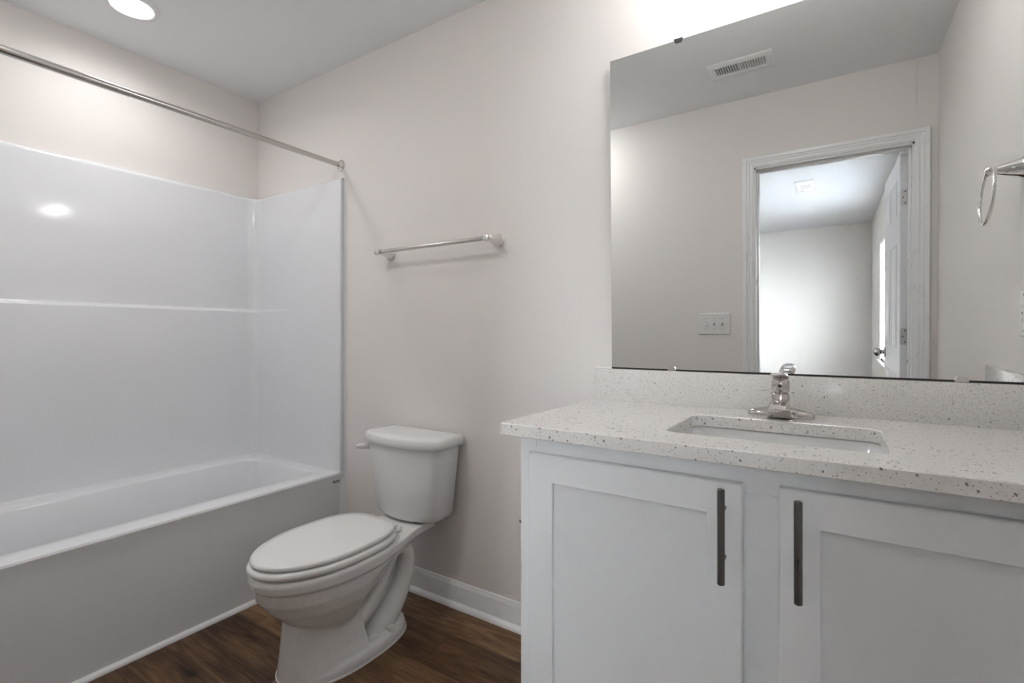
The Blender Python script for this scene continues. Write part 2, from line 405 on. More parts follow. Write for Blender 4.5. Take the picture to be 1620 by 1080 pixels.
# raised six-panel mouldings both faces
bm = B()
for side in (0, 1):
    for (a0, a1) in ((0.11, 0.315), (0.39, 0.595)):
        for (z0, z1) in ((0.23, 0.84), (0.98, 1.56), (1.70, 1.90)):
            t0 = -0.0005 if side == 0 else ST+0.0005
            o_ = -1 if side == 0 else 1
            def rr(i, dt): return [Rm @ V(-(t0+o_*dt), -a, z) for a, z in ((a0+i, z0+i), (a1-i, z0+i), (a1-i, z1-i), (a0+i, z1-i))]
            loft(bm, [rr(0, 0.0), rr(0.004, 0.004), rr(0.012, 0.0045), rr(0.018, 0.001), rr(0.032, 0.0015), rr(0.045, 0.005)], False, True)
obj('panel_moulding', bm, M['door'], slab, ang=15)
# hinges
for zc in (1.785, 1.052, 0.25):
    bm = B(); h = 0.090
    pl_ = rrect(0.002, 0.034, -h/2, h/2, [0.010, 0.001, 0.001, 0.010], 0, 5)
    # leaf on slab edge (faces the bathroom)
    loft(bm, [[Rm @ V(-p.x, 0.0002, zc+p.y) for p in pl_], [Rm @ V(-p.x, 0.0022, zc+p.y) for p in pl_]])
    cyl(bm, (hx+0.004, hy-0.002+0.006, zc-h/2), (hx+0.004, hy-0.002+0.006, zc+h/2), 0.0055, seg=14)
    # leaf on the jamb
    loft(bm, [[V(OX1-JT-0.0002, hy+0.006+p.x, zc+p.y) for p in pl_], [V(OX1-JT-0.0022, hy+0.006+p.x, zc+p.y) for p in pl_]])
    hg = obj('hinge', bm, M['hinge'], dr)
    for dz, dx in ((0.03, 0.013), (0.0, 0.022), (-0.03, 0.013)):
        bm = B(); cyl(bm, Rm @ V(-dx, 0.0020, zc+dz), Rm @ V(-dx, 0.0028, zc+dz), 0.0035, seg=10); obj('screw', bm, M['dark'], hg)
# knobs
def knob(side):
    bm = B(); o_ = -1 if side == 1 else 1
    base = Rm @ V(-ST if side == 1 else 0, -(SW-0.065), 0.93)
    ax = (Rm.to_3x3() @ V(o_, 0, 0))*0.001
    lathe(bm, [(0.032, 0), (0.032, 4), (0.029, 7), (0.014, 9), (0.011, 14), (0.012, 22), (0.020, 27), (0.026, 34), (0.0275, 42), (0.024, 52), (0.013, 59), (0.008, 61), (0.008, 63), (0.0, 63.5)], base, ax, 28)
    return bm
obj('door_knob', knob(1), M['satin'], dr); obj('door_knob', knob(0), M['satin'], dr)
# latch strike in the hinge-side? round door-stop bumper hole seen on the jamb
bm = B(); cyl(bm, (OX1-JT-0.012, SY1-0.012, 0.925), (OX1-JT-0.0125, SY1-0.012, 0.925), 0.011, seg=18); obj('bumper', bm, M['dark'], dr)

# ------------------------------------------------------------------ tub and surround
TX, TL = 0.757, -YF-0.002        # width, length
RIM = 0.450
tb = thing('bathtub_surround', 'white acrylic bathtub with apron and glossy three-sided shower surround', 'bathtub', (TX/2, -TL/2, 0))
Y1, Y0 = -0.002, -TL
bm = B()
X0 = 0.002
rings = [rrect(X0, TX-0.010, Y0, Y1, 0.002, 0.0),
         rrect(X0, TX-0.010, Y0, Y1, 0.002, 0.02),
         rrect(X0, TX-0.007, Y0, Y1, 0.002, 0.36),
         rrect(X0, TX-0.004, Y0, Y1, 0.002, 0.420),
         rrect(X0, TX-0.001, Y0, Y1, 0.003, 0.432),
         rrect(X0, TX, Y0, Y1, 0.004, RIM-0.010),
         rrect(X0+0.002, TX-0.003, Y0+0.002, Y1-0.002, 0.006, RIM-0.003),
         rrect(X0+0.005, TX-0.010, Y0+0.005, Y1-0.005, 0.01, RIM),
         rrect(0.119, 0.669, Y0+0.12, -0.090, 0.055, RIM+0.0005),
         rrect(0.122, 0.666, Y0+0.123, -0.093, 0.055, RIM-0.0005),
         rrect(0.127, 0.663, Y0+0.13, -0.099, 0.052, RIM-0.002),
         rrect(0.132, 0.658, Y0+0.135, -0.105, 0.055, RIM-0.010),
         rrect(0.150, 0.645, Y0+0.17, -0.128, 0.07, 0.30),
         rrect(0.165, 0.630, Y0+0.24, -0.150, 0.09, 0.16),
         rrect(0.190, 0.605, Y0+0.30, -0.180, 0.10, 0.105),
         rrect(0.240, 0.560, Y0+0.38, -0.240, 0.10, 0.09)]
loft(bm, rings)
obj('tub', bm, M['acryl'], tb, ang=28)
# surround: U path in plan, inset a(z) from walls, corner radius
def sur_path(a, r, ny=6, nx=4, k=8):
    pts = []; e = TX+0.0
    pts += [V(e-(e-a-r)*i/nx, -a, 0) for i in range(nx)]
    pts += [V(a+r+r*math.cos(PI/2+PI/2*i/k), -a-r+r*math.sin(PI/2+PI/2*i/k), 0) for i in range(k+1)]
    L_ = TL-2*(a+r)
    pts += [V(a, -a-r-L_*i/ny, 0) for i in range(1, ny)]
    pts += [V(a+r+r*math.cos(PI+PI/2*i/k), -TL+a+r+r*math.sin(PI+PI/2*i/k), 0) for i in range(k+1)]
    pts += [V(a+r+(e-a-r)*i/nx, -TL+a, 0) for i in range(1, nx+1)]
    return pts
zs = [(RIM-0.004, 0.070, 0.020), (RIM+0.004, 0.058, 0.035), (RIM+0.016, 0.054, 0.045), (0.62, 0.0525, 0.050), (1.00, 0.0520, 0.050), (1.2400, 0.0520, 0.050), (1.2435, 0.0512, 0.050),
      (1.2460, 0.0480, 0.052), (1.2530, 0.0360, 0.055), (1.2560, 0.0325, 0.056), (1.262, 0.031, 0.056), (1.55, 0.030, 0.057), (1.862, 0.029, 0.057), (1.874, 0.027, 0.057), (1.880, 0.022, 0.058), (1.883, 0.014, 0.06), (1.884, 0.002, 0.065)]
bm = B()
rg = []
for z, a, r in zs:
    # end panels stay nearer the wall than the long one below the ledge
    p = sur_path(a, r)
    ring = []
    for v in p:
        y = v.y
        y = max(-0.031, y) if (v.y > -0.075 and v.x > 0.16) else y
        ring.append(V(v.x, y, z))
    s = ring[0]; e = ring[-1]
    ring = [V(TX-0.004, -0.0014, z), V(TX-0.004, s.y*0.60, z), V(TX+0.001, s.y*0.66, z), V(TX+0.002, min(s.y+0.003, -0.0016), z), V(TX-0.001, min(s.y+0.0005, -0.0016), z)]+[V(TX-0.005, s.y, z)]+ring[1:-1]+[V(TX-0.004, e.y, z), V(TX, e.y-0.003, z), V(TX+0.006, -TL+0.006, z), V(TX+0.006, -TL, z)]
    rg.append(ring)
# flange widens below the rim
loft(bm, rg, False, False, closed=False)
obj('surround_panel', bm, M['acryl'], tb, ang=60)
# nailing flange running down beside the apron
bm = B()
fl = [(1.880, 0.7655), (0.62, 0.7655), (0.46, 0.767), (0.40, 0.770), (0.30, 0.776), (0.12, 0.786), (0.0, 0.790)]
loft(bm, [[V(TX-0.012, -0.0005, z), V(TX-0.016, -0.028 if z < 0.45 else -0.004, z), V(TX-0.010, -0.028 if z < 0.45 else -0.004, z), V(x-0.010, -0.004, z), V(x, -0.003, z), V(x, -0.0005, z)] for z, x in fl])
obj('flange', bm, M['acryl'], tb, ang=50)
bm = B()
loft(bm, [[V(x+0.0, -0.0005, z), V(x+0.0, -0.005, z), V(x+0.004, -0.002, z), V(x+0.005, -0.0005, z)] for z, x in fl])
obj('caulk_bead', bm, M['wall'], tb)
# maker's sticker
bm = B(); pts = rrect(-0.115, -0.072, 0.396, 0.418, 0.007, 0); zo = 0
stk = None
def apron_x(z): return TX-0.0070+(z-0.36)/0.06*0.003+0.0004
loft(bm, [[V(apron_x(p.y), p.x+0.045, p.y) for p in pts], [V(apron_x(p.y)+0.0006, p.x+0.045, p.y) for p in pts]])
stk = obj('sticker', bm, M['acryl'], tb)
def text_mesh(body, size, mat, name, parent, mw, ext=0.0003):
    cu = bpy.data.curves.new(name, 'FONT'); cu.body = body; cu.size = size; cu.align_x = 'CENTER'; cu.align_y = 'CENTER'; cu.extrude = ext; cu.offset = 0.0006*size/0.03
    t = bpy.data.objects.new('tmp', cu); COL.objects.link(t)
    dg = bpy.context.evaluated_depsgraph_get(); me = bpy.data.meshes.new_from_object(t.evaluated_get(dg))
    bpy.data.objects.remove(t); bpy.data.curves.remove(cu)
    me.transform(Matrix.Translation(-wloc(parent)) @ mw) if parent else me.transform(mw)
    me.materials.clear(); me.materials.append(mat)
    o = bpy.data.objects.new(name, me); COL.objects.link(o)
    if parent: o.parent = parent
    return o
zt = 0.4085
text_mesh('icon', 0.021, M['dark'], 'lettering', stk, Matrix(((0, 0, 1, apron_x(zt)+0.0012), (1, 0, 0, -0.0485), (0, 1, 0, zt+0.001), (0, 0, 0, 1))))

# shower curtain rod
rd = thing('shower_curtain_rod', 'straight polished metal shower curtain rod above the bathtub', 'curtain rod', (0.730, -TL/2, 1.953))
RX, RZ = 0.728, 1.953
bm = B(); cyl(bm, (RX, -0.012, RZ), (RX, -0.90, RZ), 0.0118, seg=32); cyl(bm, (RX, -0.88, RZ), (RX, -TL+0.01, RZ), 0.0132, seg=32); obj('rod', bm, M['satin'], rd)
for y, sg in ((0.0, -1), (YF, 1)):
    bm = B(); lathe(bm, [(0.0285, 0), (0.0285, 3), (0.026, 6), (0.019, 7.5), (0.0175, 12), (0.0175, 20), (0.0155, 23), (0.013, 23)], (RX, y, RZ), (0, sg*0.001, 0), 32)
    obj('flange', bm, M['chrome'], rd)

# ------------------------------------------------------------------ recessed light
RLX, RLY = 0.392, -0.752
rl = thing('recessed_ceiling_light', 'round white recessed ceiling light glowing above the bathtub', 'ceiling light', (RLX, RLY, CE))
bm = B()
lathe(bm, [(0.060, -45), (0.062, -20), (0.068, 2), (0.074, 7), (0.082, 7), (0.092, 3.5), (0.094, -0.5), (0.090, -1), (0.075, -2), (0.066, -45)], (RLX, RLY, CE), (0, 0, -0.001), 48, cap=False)
obj('trim_ring', bm, M['trim'], rl, ang=60)
bm = B(); lathe(bm, [(0.0598, -22), (0.0598, -20.5), (0.0, -19.5)], (RLX, RLY, CE), (0, 0, -0.001), 48); obj('lens', bm, M['lens'], rl)

# ------------------------------------------------------------------ added fill lamp on the ceiling, unseen, lifts the room's brightness
FLX, FLY = 1.25, -1.28
fl_ = thing('added_fill_light', 'unseen dome-shaped fill lamp added on the ceiling near the door wall', 'ceiling light', (FLX, FLY, CE))
bm = B(); lathe(bm, [(0.150, -0.5), (0.150, 12), (0.146, 16), (0.138, 17), (0.132, 12), (0.132, -0.5)], (FLX, FLY, CE), (0, 0, -0.001), 48, cap=False); obj('base_ring', bm, M['trim'], fl_)
bm = B(); lathe(bm, [(0.1315, 8), (0.130, 18), (0.118, 34), (0.095, 46), (0.060, 55), (0.0, 58)], (FLX, FLY, CE), (0, 0, -0.001), 48); obj('dome', bm, M['dome'], fl_)

# ------------------------------------------------------------------ towel bar
tbz, tby = 1.484, -0.070
tw = thing('towel_bar', 'polished metal towel bar on the wall above the toilet', 'towel bar', (1.375, 0, tbz))
bm = B(); cyl(bm, (1.070, tby, tbz), (1.680, tby, tbz), 0.0082, seg=24); obj('bar', bm, M['satin'], tw)
for x, sg, wy in ((1.078, -1, 0.0), (1.672, 1, 0.0)):
    bm = B()
    lathe(bm, [(0.0275, 0), (0.028, 4), (0.026, 7), (0.0245, 10), (0.0245, 12), (0.0225, 17), (0.019, 27), (0.0155, 40), (0.0125, 52), (0.011, 60), (0.0125, 66), (0.0125, 78), (0.010, 83), (0.004, 85)], (x, wy, tbz), (0, -0.001, 0), 32)
    lathe(bm, [(0.0125, -14), (0.0135, -10), (0.0135, -4), (0.011, 2), (0.0085, 4), (0.0085, 8), (0.011, 10), (0.013, 14), (0.0125, 19), (0.008, 23), (0.0, 24)], (x, tby, tbz), (sg*0.001, 0, 0), 28)
    pst = obj('post', bm, M['chrome'], tw)

# ------------------------------------------------------------------ toilet
TXC = 1.299
to = thing('toilet', 'white two-piece toilet with closed lid between bathtub and vanity', 'toilet', (TXC, -0.40, 0))
def egg(yb, yf, yc, w, z, n=56, pb=2.6, pf=2.05):
    out = []
    for i in range(n):
        a = 2*PI*i/n; cx, cy = math.sin(a), math.cos(a)
        p = pf if cy >= 0 else pb
        x = math.copysign(abs(cx)**(2/p), cx)*w
        y = yc+math.copysign(abs(cy)**(2/p), cy)*((yf-yc) if cy >= 0 else (yc-yb))
        out.append(V(TXC+x, -y, z))
    return out
bm = B()
# bowl
loft(bm, [egg(0.44, 0.560, 0.50, 0.060, 0.110, pb=2), egg(0.425, 0.615, 0.50, 0.104, 0.155, pb=2), egg(0.400, 0.668, 0.50, 0.140, 0.200, pb=2), egg(0.365, 0.712, 0.49, 0.161, 0.245, pb=2),
          egg(0.315, 0.741, 0.49, 0.171, 0.285, pb=2.1), egg(0.26, 0.750, 0.49, 0.1735, 0.318), egg(0.26, 0.752, 0.49, 0.174, 0.329), egg(0.26, 0.760, 0.49, 0.1805, 0.333), egg(0.25, 0.765, 0.49, 0.182, 0.355), egg(0.25, 0.764, 0.49, 0.1815, 0.364), egg(0.252, 0.760, 0.49, 0.179, 0.370), egg(0.26, 0.750, 0.49, 0.170, 0.373)])
# deck behind the bowl up to the tank, its edge in line with the rim band
def deck(z, g):
    P_ = [(0.182, 0.50), (0.178, 0.42), (0.152, 0.30), (0.121, 0.20), (0.116, 0.19), (0.100, 0.060), (0.085, 0.042)]
    return [V(TXC-x+g, -y, z) for x, y in P_]+[V(TXC+x-g, -y, z) for x, y in reversed(P_)]
loft(bm, [deck(0.333, 0.004), deck(0.336, 0.001), deck(0.362, 0.0), deck(0.367, 0.004)])
# pedestal front column, wide flat sides
def ped(z, w, yb, yf, pf=2.4):
    front = [p for p in egg(0.30, yf, 0.43, w, z, n=56, pf=pf) if -p.y >= 0.429]
    front.sort(key=lambda p: math.atan2(p.x-TXC, -p.y-0.43))
    return [V(TXC-w+0.006, -yb, z), V(TXC-w, -yb-0.006, z)]+front+[V(TXC+w, -yb-0.006, z), V(TXC+w-0.006, -yb, z)]
loft(bm, [ped(0.0, 0.139, 0.415, 0.672, 2.2), ped(0.03, 0.131, 0.417, 0.670, 2.25), ped(0.08, 0.117, 0.425, 0.665, 2.3), ped(0.14, 0.106, 0.437, 0.658, 2.5), ped(0.22, 0.098, 0.452, 0.648, 2.8), ped(0.27, 0.085, 0.465, 0.62, 2.8)])
# foot plate
def foot(z, w, yb, yf): return egg(yb, yf, 0.43, w, z, pb=2.7, pf=2.2)
loft(bm, [foot(0.0, 0.142, 0.188, 0.672), foot(0.022, 0.141, 0.190, 0.665), foot(0.036, 0.136, 0.196, 0.650), foot(0.043, 0.124, 0.210, 0.630)])
# inner core linking bowl, deck and foot
loft(bm, [rrect(TXC-0.045, TXC+0.045, -0.50, -0.270, 0.03, 0.01), rrect(TXC-0.038, TXC+0.038, -0.50, -0.265, 0.03, 0.10), rrect(TXC-0.045, TXC+0.045, -0.50, -0.19, 0.03, 0.20), rrect(TXC-0.050, TXC+0.050, -0.50, -0.170, 0.03, 0.27), rrect(TXC-0.055, TXC+0.055, -0.50, -0.140, 0.03, 0.345)])
for sg in (-1, 1):
    # exposed trapway: leaves the bowl, loops over behind it and drops to the foot
    yz = [(-0.430, 0.120, .030), (-0.385, 0.150, .030), (-0.340, 0.195, .028), (-0.305, 0.245, .026), (-0.275, 0.290, .026), (-0.235, 0.306, .028), (-0.205, 0.283, .032), (-0.198, 0.235, .034), (-0.215, 0.180, .036), (-0.245, 0.130, .040), (-0.285, 0.085, .043), (-0.335, 0.048, .042), (-0.37, 0.02, .040)]
    sp = spline([(TXC+sg*0.072, y, z) for y, z, r in yz], 5); rs = spline([(r, 0, 0) for y, z, r in yz], 5)
    tube(bm, sp, [r.x for r in rs], 18)
    # shallow rib below the rim
    tube(bm, spline([(TXC+sg*0.118, -0.300, 0.330), (TXC+sg*0.108, -0.330, 0.285), (TXC+sg*0.098, -0.385, 0.235), (TXC+sg*0.088, -0.450, 0.200)], 6), 0.012, 12)
body = obj('bowl', bm, M['porc'], to)
rm = body.modifiers.new('remesh', 'REMESH'); rm.mode = 'VOXEL'; rm.voxel_size = 0.0034; rm.use_smooth_shade = True
sm = body.modifiers.new('smooth', 'SMOOTH'); sm.factor = 0.5; sm.iterations = 4
# white caulk line round the foot
bm = B(); loft(bm, [foot(0.0, 0.145, 0.185, 0.675), foot(0.004, 0.1435, 0.1865, 0.6735)]); obj('caulk_line', bm, M['caulk'], to)
# bolt caps
for sg in (-1, 1):
    bm = B(); lathe(bm, [(0.0165, -6), (0.0165, 7), (0.0145, 14), (0.009, 17.5), (0.0, 18.5)], (TXC+sg*0.112, -0.318, 0.041), (0, 0, 0.001), 24); obj('bolt_cap', bm, M['plast'], to)
# seat and lid
def sring(yb, yf, w, z): return egg(yb, yf, 0.51, w, z, n=96, pb=3.0, pf=2.0)
bm = B(); loft(bm, [sring(0.270, 0.752, 0.166, 0.375), sring(0.266, 0.764, 0.174, 0.3775), sring(0.265, 0.770, 0.1775, 0.386), sring(0.267, 0.766, 0.175, 0.3955), sring(0.272, 0.756, 0.167, 0.3995)])
obj('seat', bm, M['seat'], to, ang=60)
bm = B(); loft(bm, [sring(0.276, 0.744, 0.158, 0.402), sring(0.272, 0.757, 0.1655, 0.4035), sring(0.270, 0.761, 0.168, 0.4095), sring(0.271, 0.758, 0.1665, 0.4155), sring(0.276, 0.750, 0.161, 0.4195), sring(0.31, 0.71, 0.134, 0.4215), sring(0.38, 0.62, 0.08, 0.4225)])
obj('lid', bm, M['seat'], to, ang=60)
for sg in (-1, 1):
    bm = B(); box(bm, TXC+sg*0.070-0.020, TXC+sg*0.070+0.020, -0.268, -0.236, 0.371, 0.388, 0.005, 3); cyl(bm, (TXC+sg*0.07-0.018, -0.264, 0.393), (TXC+sg*0.07+0.018, -0.264, 0.393), 0.007, seg=14); obj('hinge', bm, M['seat'], to)
# tank: bowed front, tapered down
def tk(z, w, yb, yf, bow, r, n=9):
    # plan outline, counter clockwise; y' distance from wall
    pts = [(-w+0.004, yb), (w-0.004, yb)]
    arc = []
    # right side corner -> front bow -> left
    k = 14
    for i in range(k+1):
        u = 1-2*i/k
        arc.append((u*(w-r*0.75), yf-bow*(u*u)*1.0))
    cr = []
    for i in range(1, 6):
        a = i/6
        p0 = Vector((w, yf-bow-r)); p1 = Vector((w-0.002, yf-bow-r*0.15)); p2 = Vector((w-r*0.75, yf-bow))
        q_ = p0*(1-a)**2+p1*2*a*(1-a)+p2*a*a; cr.append((q_.x, q_.y))
    right = [(w, yb+0.006), (w, yf-bow-r)]+cr
    left = [(-x, y) for x, y in reversed(right)]
    allp = [(w-0.006, yb)]+right+arc+left+[(-w+0.006, yb)]
    return [V(TXC+x, -y, z) for x, y in allp]
bm = B()
loft(bm, [tk(0.370, 0.140, 0.045, 0.155, 0.030, 0.035), tk(0.373, 0.152, 0.036, 0.170, 0.032, 0.038), tk(0.382, 0.162, 0.030, 0.181, 0.034, 0.040), tk(0.400, 0.168, 0.026, 0.188, 0.035, 0.042), tk(0.55, 0.184, 0.022, 0.198, 0.036, 0.042), tk(0.676, 0.199, 0.020, 0.204, 0.036, 0.042)])
tank = obj('tank', bm, M['porc'], to, ang=70)
bm = B()
loft(bm, [tk(0.672, 0.197, 0.018, 0.199, 0.036, 0.042), tk(0.6725, 0.208, 0.014, 0.214, 0.038, 0.044), tk(0.676, 0.2115, 0.012, 0.2175, 0.038, 0.044), tk(0.690, 0.2125, 0.010, 0.2185, 0.038, 0.044), tk(0.704, 0.2105, 0.010, 0.2165, 0.038, 0.044), tk(0.711, 0.206, 0.012, 0.212, 0.038, 0.044), tk(0.7145, 0.198, 0.016, 0.203, 0.037, 0.044), tk(0.7165, 0.16, 0.035, 0.165, 0.030, 0.03)])
obj('tank_lid', bm, M['porc'], to, ang=70)
# gap / bolts under the tank
bm = B(); box(bm, TXC-0.085, TXC+0.085, -0.150, -0.055, 0.363, 0.376, 0.006, 2); obj('gasket', bm, M['dark'], to)
# flush lever on the front left of the tank
bm = B(); lathe(bm, [(0.0165, -3), (0.017, 3), (0.016, 7), (0.011, 9), (0.010, 14)], (TXC-0.188, -0.140, 0.642), (-0.0009, -0.0004, 0), 24)
lvp = [(-0.203, -0.146, 0.642, .013), (-0.206, -0.160, 0.6435, .0135), (-0.210, -0.172, 0.6445, .0125), (-0.214, -0.184, 0.6455, .0105), (-0.218, -0.195, 0.6465, .008), (-0.220, -0.200, 0.647, .004)]
tube(bm, spline([(TXC+x, y, z) for x, y, z, r in lvp], 5), [q_.x for q_ in spline([(r, 0, 0) for x, y, z, r in lvp], 5)], 14)
obj('flush_lever', bm, M['plast'], to)
# supply-side stop valve is hidden; nothing else shows of it

# ------------------------------------------------------------------ vanity cabinet
CX0, CX1 = 2.112, XR-0.001
FY = -0.537          # face frame front
DY = -0.557          # door fronts
va = thing('vanity_cabinet', 'white two-door shaker vanity cabinet under the speckled countertop', 'cabinet', ((CX0+CX1)/2, FY/2, 0))
bm = B()
box(bm, CX0, CX0+0.018, FY+0.02, -0.001, 0.0, 0.869); box(bm, CX1-0.018, CX1, FY+0.02, -0.001, 0.0, 0.869)
box(bm, CX0+0.018, CX1-0.018, FY+0.02, -0.001, 0.10, 0.118); box(bm, CX0+0.018, CX1-0.018, -0.019, -0.001, 0.118, 0.869)
obj('carcass', bm, M['cab'], va)
bm = B()
box(bm, CX0, CX0+0.045, FY, FY+0.02, 0.0, 0.8695, 0.001, 1); box(bm, CX1-0.045, CX1, FY, FY+0.02, 0.0, 0.8695, 0.001, 1)
box(bm, CX0+0.045, CX1-0.045, FY, FY+0.02, 0.81, 0.8695, 0.001, 1); box(bm, CX0+0.045, CX1-0.045, FY, FY+0.02, 0.10, 0.14, 0.001, 1); box(bm, 2.608, 2.707, FY, FY+0.02, 0.14, 0.81, 0.001, 1)
obj('face_frame', bm, M['cab'], va)
qbox('toe_kick', CX0+0.018, CX1-0.018, FY+0.065, FY+0.08, 0.0, 0.10, M['cab'], va)
def cab_door(x0, x1, z0, z1, hxp, hlabel):
    r = 0.065; bm = B()
    yb = FY-0.001
    O = lambda i, y: [V(x0+i, y, z0+i), V(x1-i, y, z0+i), V(x1-i, y, z1-i), V(x0+i, y, z1-i)]
    loft(bm, [O(0, yb), O(0, DY+0.0025), O(0.0025, DY), O(r, DY), O(r+0.0008, DY+0.001), O(r+0.0012, DY+0.0085), O(r+0.003, DY+0.009)], True, True)
    d = obj('door', bm, M['cab'], va, ang=20)
    bm = B(); hy = DY-0.030; z0h, z1h = 0.641, 0.823
    cyl(bm, (hxp, hy, z0h+0.0012), (hxp, hy, z1h-0.0012), 0.0068, seg=24)
    lathe(bm, [(0.0058, 0), (0.0068, 1.2)], (hxp, hy, z0h), (0, 0, 0.001), 24); lathe(bm, [(0.0058, 0), (0.0068, 1.2)], (hxp, hy, z1h), (0, 0, -0.001), 24)
    for zz in (z0h+0.043, z1h-0.043): cyl(bm, (hxp, hy, zz), (hxp, DY+0.0005, zz), 0.0048, seg=18)
    h = obj('handle', bm, M['steel'], d); h['label'] = hlabel
    return d
cab_door(2.146, 2.626, 0.125, 0.830, 2.5935, 'dark brushed steel bar handle')
cab_door(2.689, 3.169, 0.125, 0.834, 2.7215, 'dark brushed steel bar handle')

# ------------------------------------------------------------------ countertop with backsplash
CT, CB = 0.900, 0.870
CLX = 2.080; CFY = -0.581
SX0, SX1, SYB, SYF = 2.452, 2.862, -0.182, -0.470      # sink cut-out
ct = thing('countertop', 'speckled off-white quartz countertop with backsplash on the vanity', 'countertop', ((CLX+XR)/2, CFY/2, CB))
bm = B()
def hole(z, g=0.0): return rrect(SX0-g, SX1+g, SYF-g, SYB+g, 0.030, z, 6)
N_ = len(hole(0))
def outer(z, g=0.0):
    # same vertex count as the hole ring so that the top can be lofted
    k = 6; x0, x1, y0, y1 = CLX+g, XR-0.0005, CFY+g, -0.0005
    pts = []
    cor = [(x1, y1), (x0, y1), (x0, y0), (x1, y0)]
    for (cx, cy) in cor:
        for i in range(k+1):
            t = (i-k/2)/(k/2)
            # spread points slightly along the two sides next to the corner
            idx = cor.index((cx, cy))
            prv = Vector(cor[idx-1]); nxt = Vector(cor[(idx+1) % 4]); c = Vector((cx, cy))
            p = c+(prv-c)*(-t)*0.30 if t < 0 else c+(nxt-c)*t*0.30
            pts.append(V(p.x, p.y, z))
    return pts
loft(bm, [hole(CB+0.0), hole(CT-0.002), hole(CT, 0.002), outer(CT, 0.0025), outer(CT-0.0025, 0.0), outer(CB+0.001, 0.0), outer(CB, 0.001), hole(CB+0.0)], False, False)
bmesh.ops.remove_doubles(bm, verts=bm.verts, dist=1e-5)
obj('slab', bm, M['quartz'], ct, ang=30)
bm = B(); box(bm, CLX+0.001, XR-0.0005, -0.020, -0.0005, CT-0.0005, 1.003, 0.0015, 2); obj('backsplash', bm, M['quartz'], ct)
bm = B(); box(bm, XR-0.021, XR-0.0005, CFY+0.004, -0.0205, CT-0.0005, 1.003, 0.0015, 2); obj('side_splash', bm, M['quartz'], ct)
bm = B(); tube(bm, [(CLX+0.006, -0.004, 1.0035), (2.15, -0.004, 1.0035)], 0.004, 8); tube(bm, [(CLX-0.0005, -0.003, CT), (CLX-0.0005, -0.003, 1.0)], 0.003, 8); obj('caulk_bead', bm, M['caulk'], ct)
# sink basin
sk = thing('sink_basin', 'white undermount rectangular sink basin set in the countertop', 'sink', ((SX0+SX1)/2, (SYF+SYB)/2, 0.74))
bm = B(); g = 0.006
R_ = lambda i, z, r: rrect(SX0-g+i, SX1+g-i, SYF-g+i, SYB+g-i, r, z, 6)
loft(bm, [R_(-0.020, 0.869, 0.04), R_(-0.0005, 0.8693, 0.035), R_(0.003, 0.865, 0.035), R_(0.012, 0.80, 0.045), R_(0.022, 0.765, 0.055), R_(0.045, 0.752, 0.055), R_(0.10, 0.746, 0.03), R_(0.128, 0.744, 0.02)], False, True)
# outside shell
loft(bm, [R_(-0.020, 0.869, 0.04), R_(-0.018, 0.855, 0.04), R_(0.0, 0.79, 0.05), R_(0.03, 0.735, 0.06), R_(0.128, 0.728, 0.02)], False, True)
bmesh.ops.remove_doubles(bm, verts=bm.verts, dist=1e-5)
obj('basin', bm, M['porc'], sk, ang=50)
bm = B(); lathe(bm, [(0.030, -2), (0.030, 1), (0.027, 2.5), (0.020, 1.5), (0.020, 3.5), (0.004, 4.5)], ((SX0+SX1)/2, (SYF+SYB)/2, 0.7445), (0, 0, 0.001), 28); obj('drain', bm, M['chrome'], sk)

# ------------------------------------------------------------------ faucet
fx, fy = 2.655, -0.113
fa = thing('faucet', 'polished single-lever faucet on the countertop behind the sink', 'faucet', (fx, fy, CT))
bm = B()
def oval(w, d, z, n=40, p=2.3): return [V(fx+math.copysign(abs(math.cos(a))**(2/p), math.cos(a))*w, fy+math.copysign(abs(math.sin(a))**(2/2.0), math.sin(a))*d, z) for a in [2*PI*i/n for i in range(n)]]
loft(bm, [oval(0.0775, 0.026, CT+0.0002), oval(0.0785, 0.027, CT+0.004), oval(0.0775, 0.0265, CT+0.011), oval(0.074, 0.025, CT+0.015), oval(0.055, 0.023, CT+0.021), oval(0.030, 0.021, CT+0.026)])
obj('base_plate', bm, M['chrome2'], fa, ang=50)
bm = B()   # spout: broad block that rises from the plate and reaches forward over the bowl
def sec(y, w0, w1, z0, z1):
    return [V(fx-w0, y, z0), V(fx+w0, y, z0), V(fx+(w0+w1)*0.5-0.0005, y, (z0+z1)/2), V(fx+w1, y, z1-0.004), V(fx+w1-0.003, y, z1-0.001), V(fx+w1-0.008, y, z1), V(fx-w1+0.008, y, z1), V(fx-w1+0.003, y, z1-0.001), V(fx-w1, y, z1-0.004), V(fx-(w0+w1)*0.5+0.0005, y, (z0+z1)/2)]
loft(bm, [sec(fy+0.026, 0.026, 0.019, CT+0.012, CT+0.044), sec(fy+0.0, 0.028, 0.0215, CT+0.008, CT+0.050), sec(fy-0.030, 0.029, 0.0215, CT+0.003, CT+0.049), sec(fy-0.044, 0.0285, 0.0215, CT+0.005, CT+0.048), sec(fy-0.050, 0.0265, 0.0215, CT+0.016, CT+0.0475), sec(fy-0.054, 0.0235, 0.0215, CT+0.030, CT+0.047), sec(fy-0.085, 0.022, 0.0205, CT+0.033, CT+0.045), sec(fy-0.098, 0.0205, 0.0195, CT+0.034, CT+0.043)])
cyl(bm, (fx, fy-0.084, CT+0.035), (fx, fy-0.084, CT+0.027), 0.0105, seg=20)
obj('spout', bm, M['chrome2'], fa, ang=25)
bm = B(); lathe(bm, [(0.0215, 40), (0.0215, 56), (0.020, 62), (0.0165, 65), (0.0195, 67), (0.0215, 70), (0.0218, 84), (0.021, 96), (0.0175, 104), (0.010, 109), (0.0, 110)], (fx, fy+0.002, CT), (0, 0, 0.001), 36); obj('column', bm, M['chrome2'], fa)
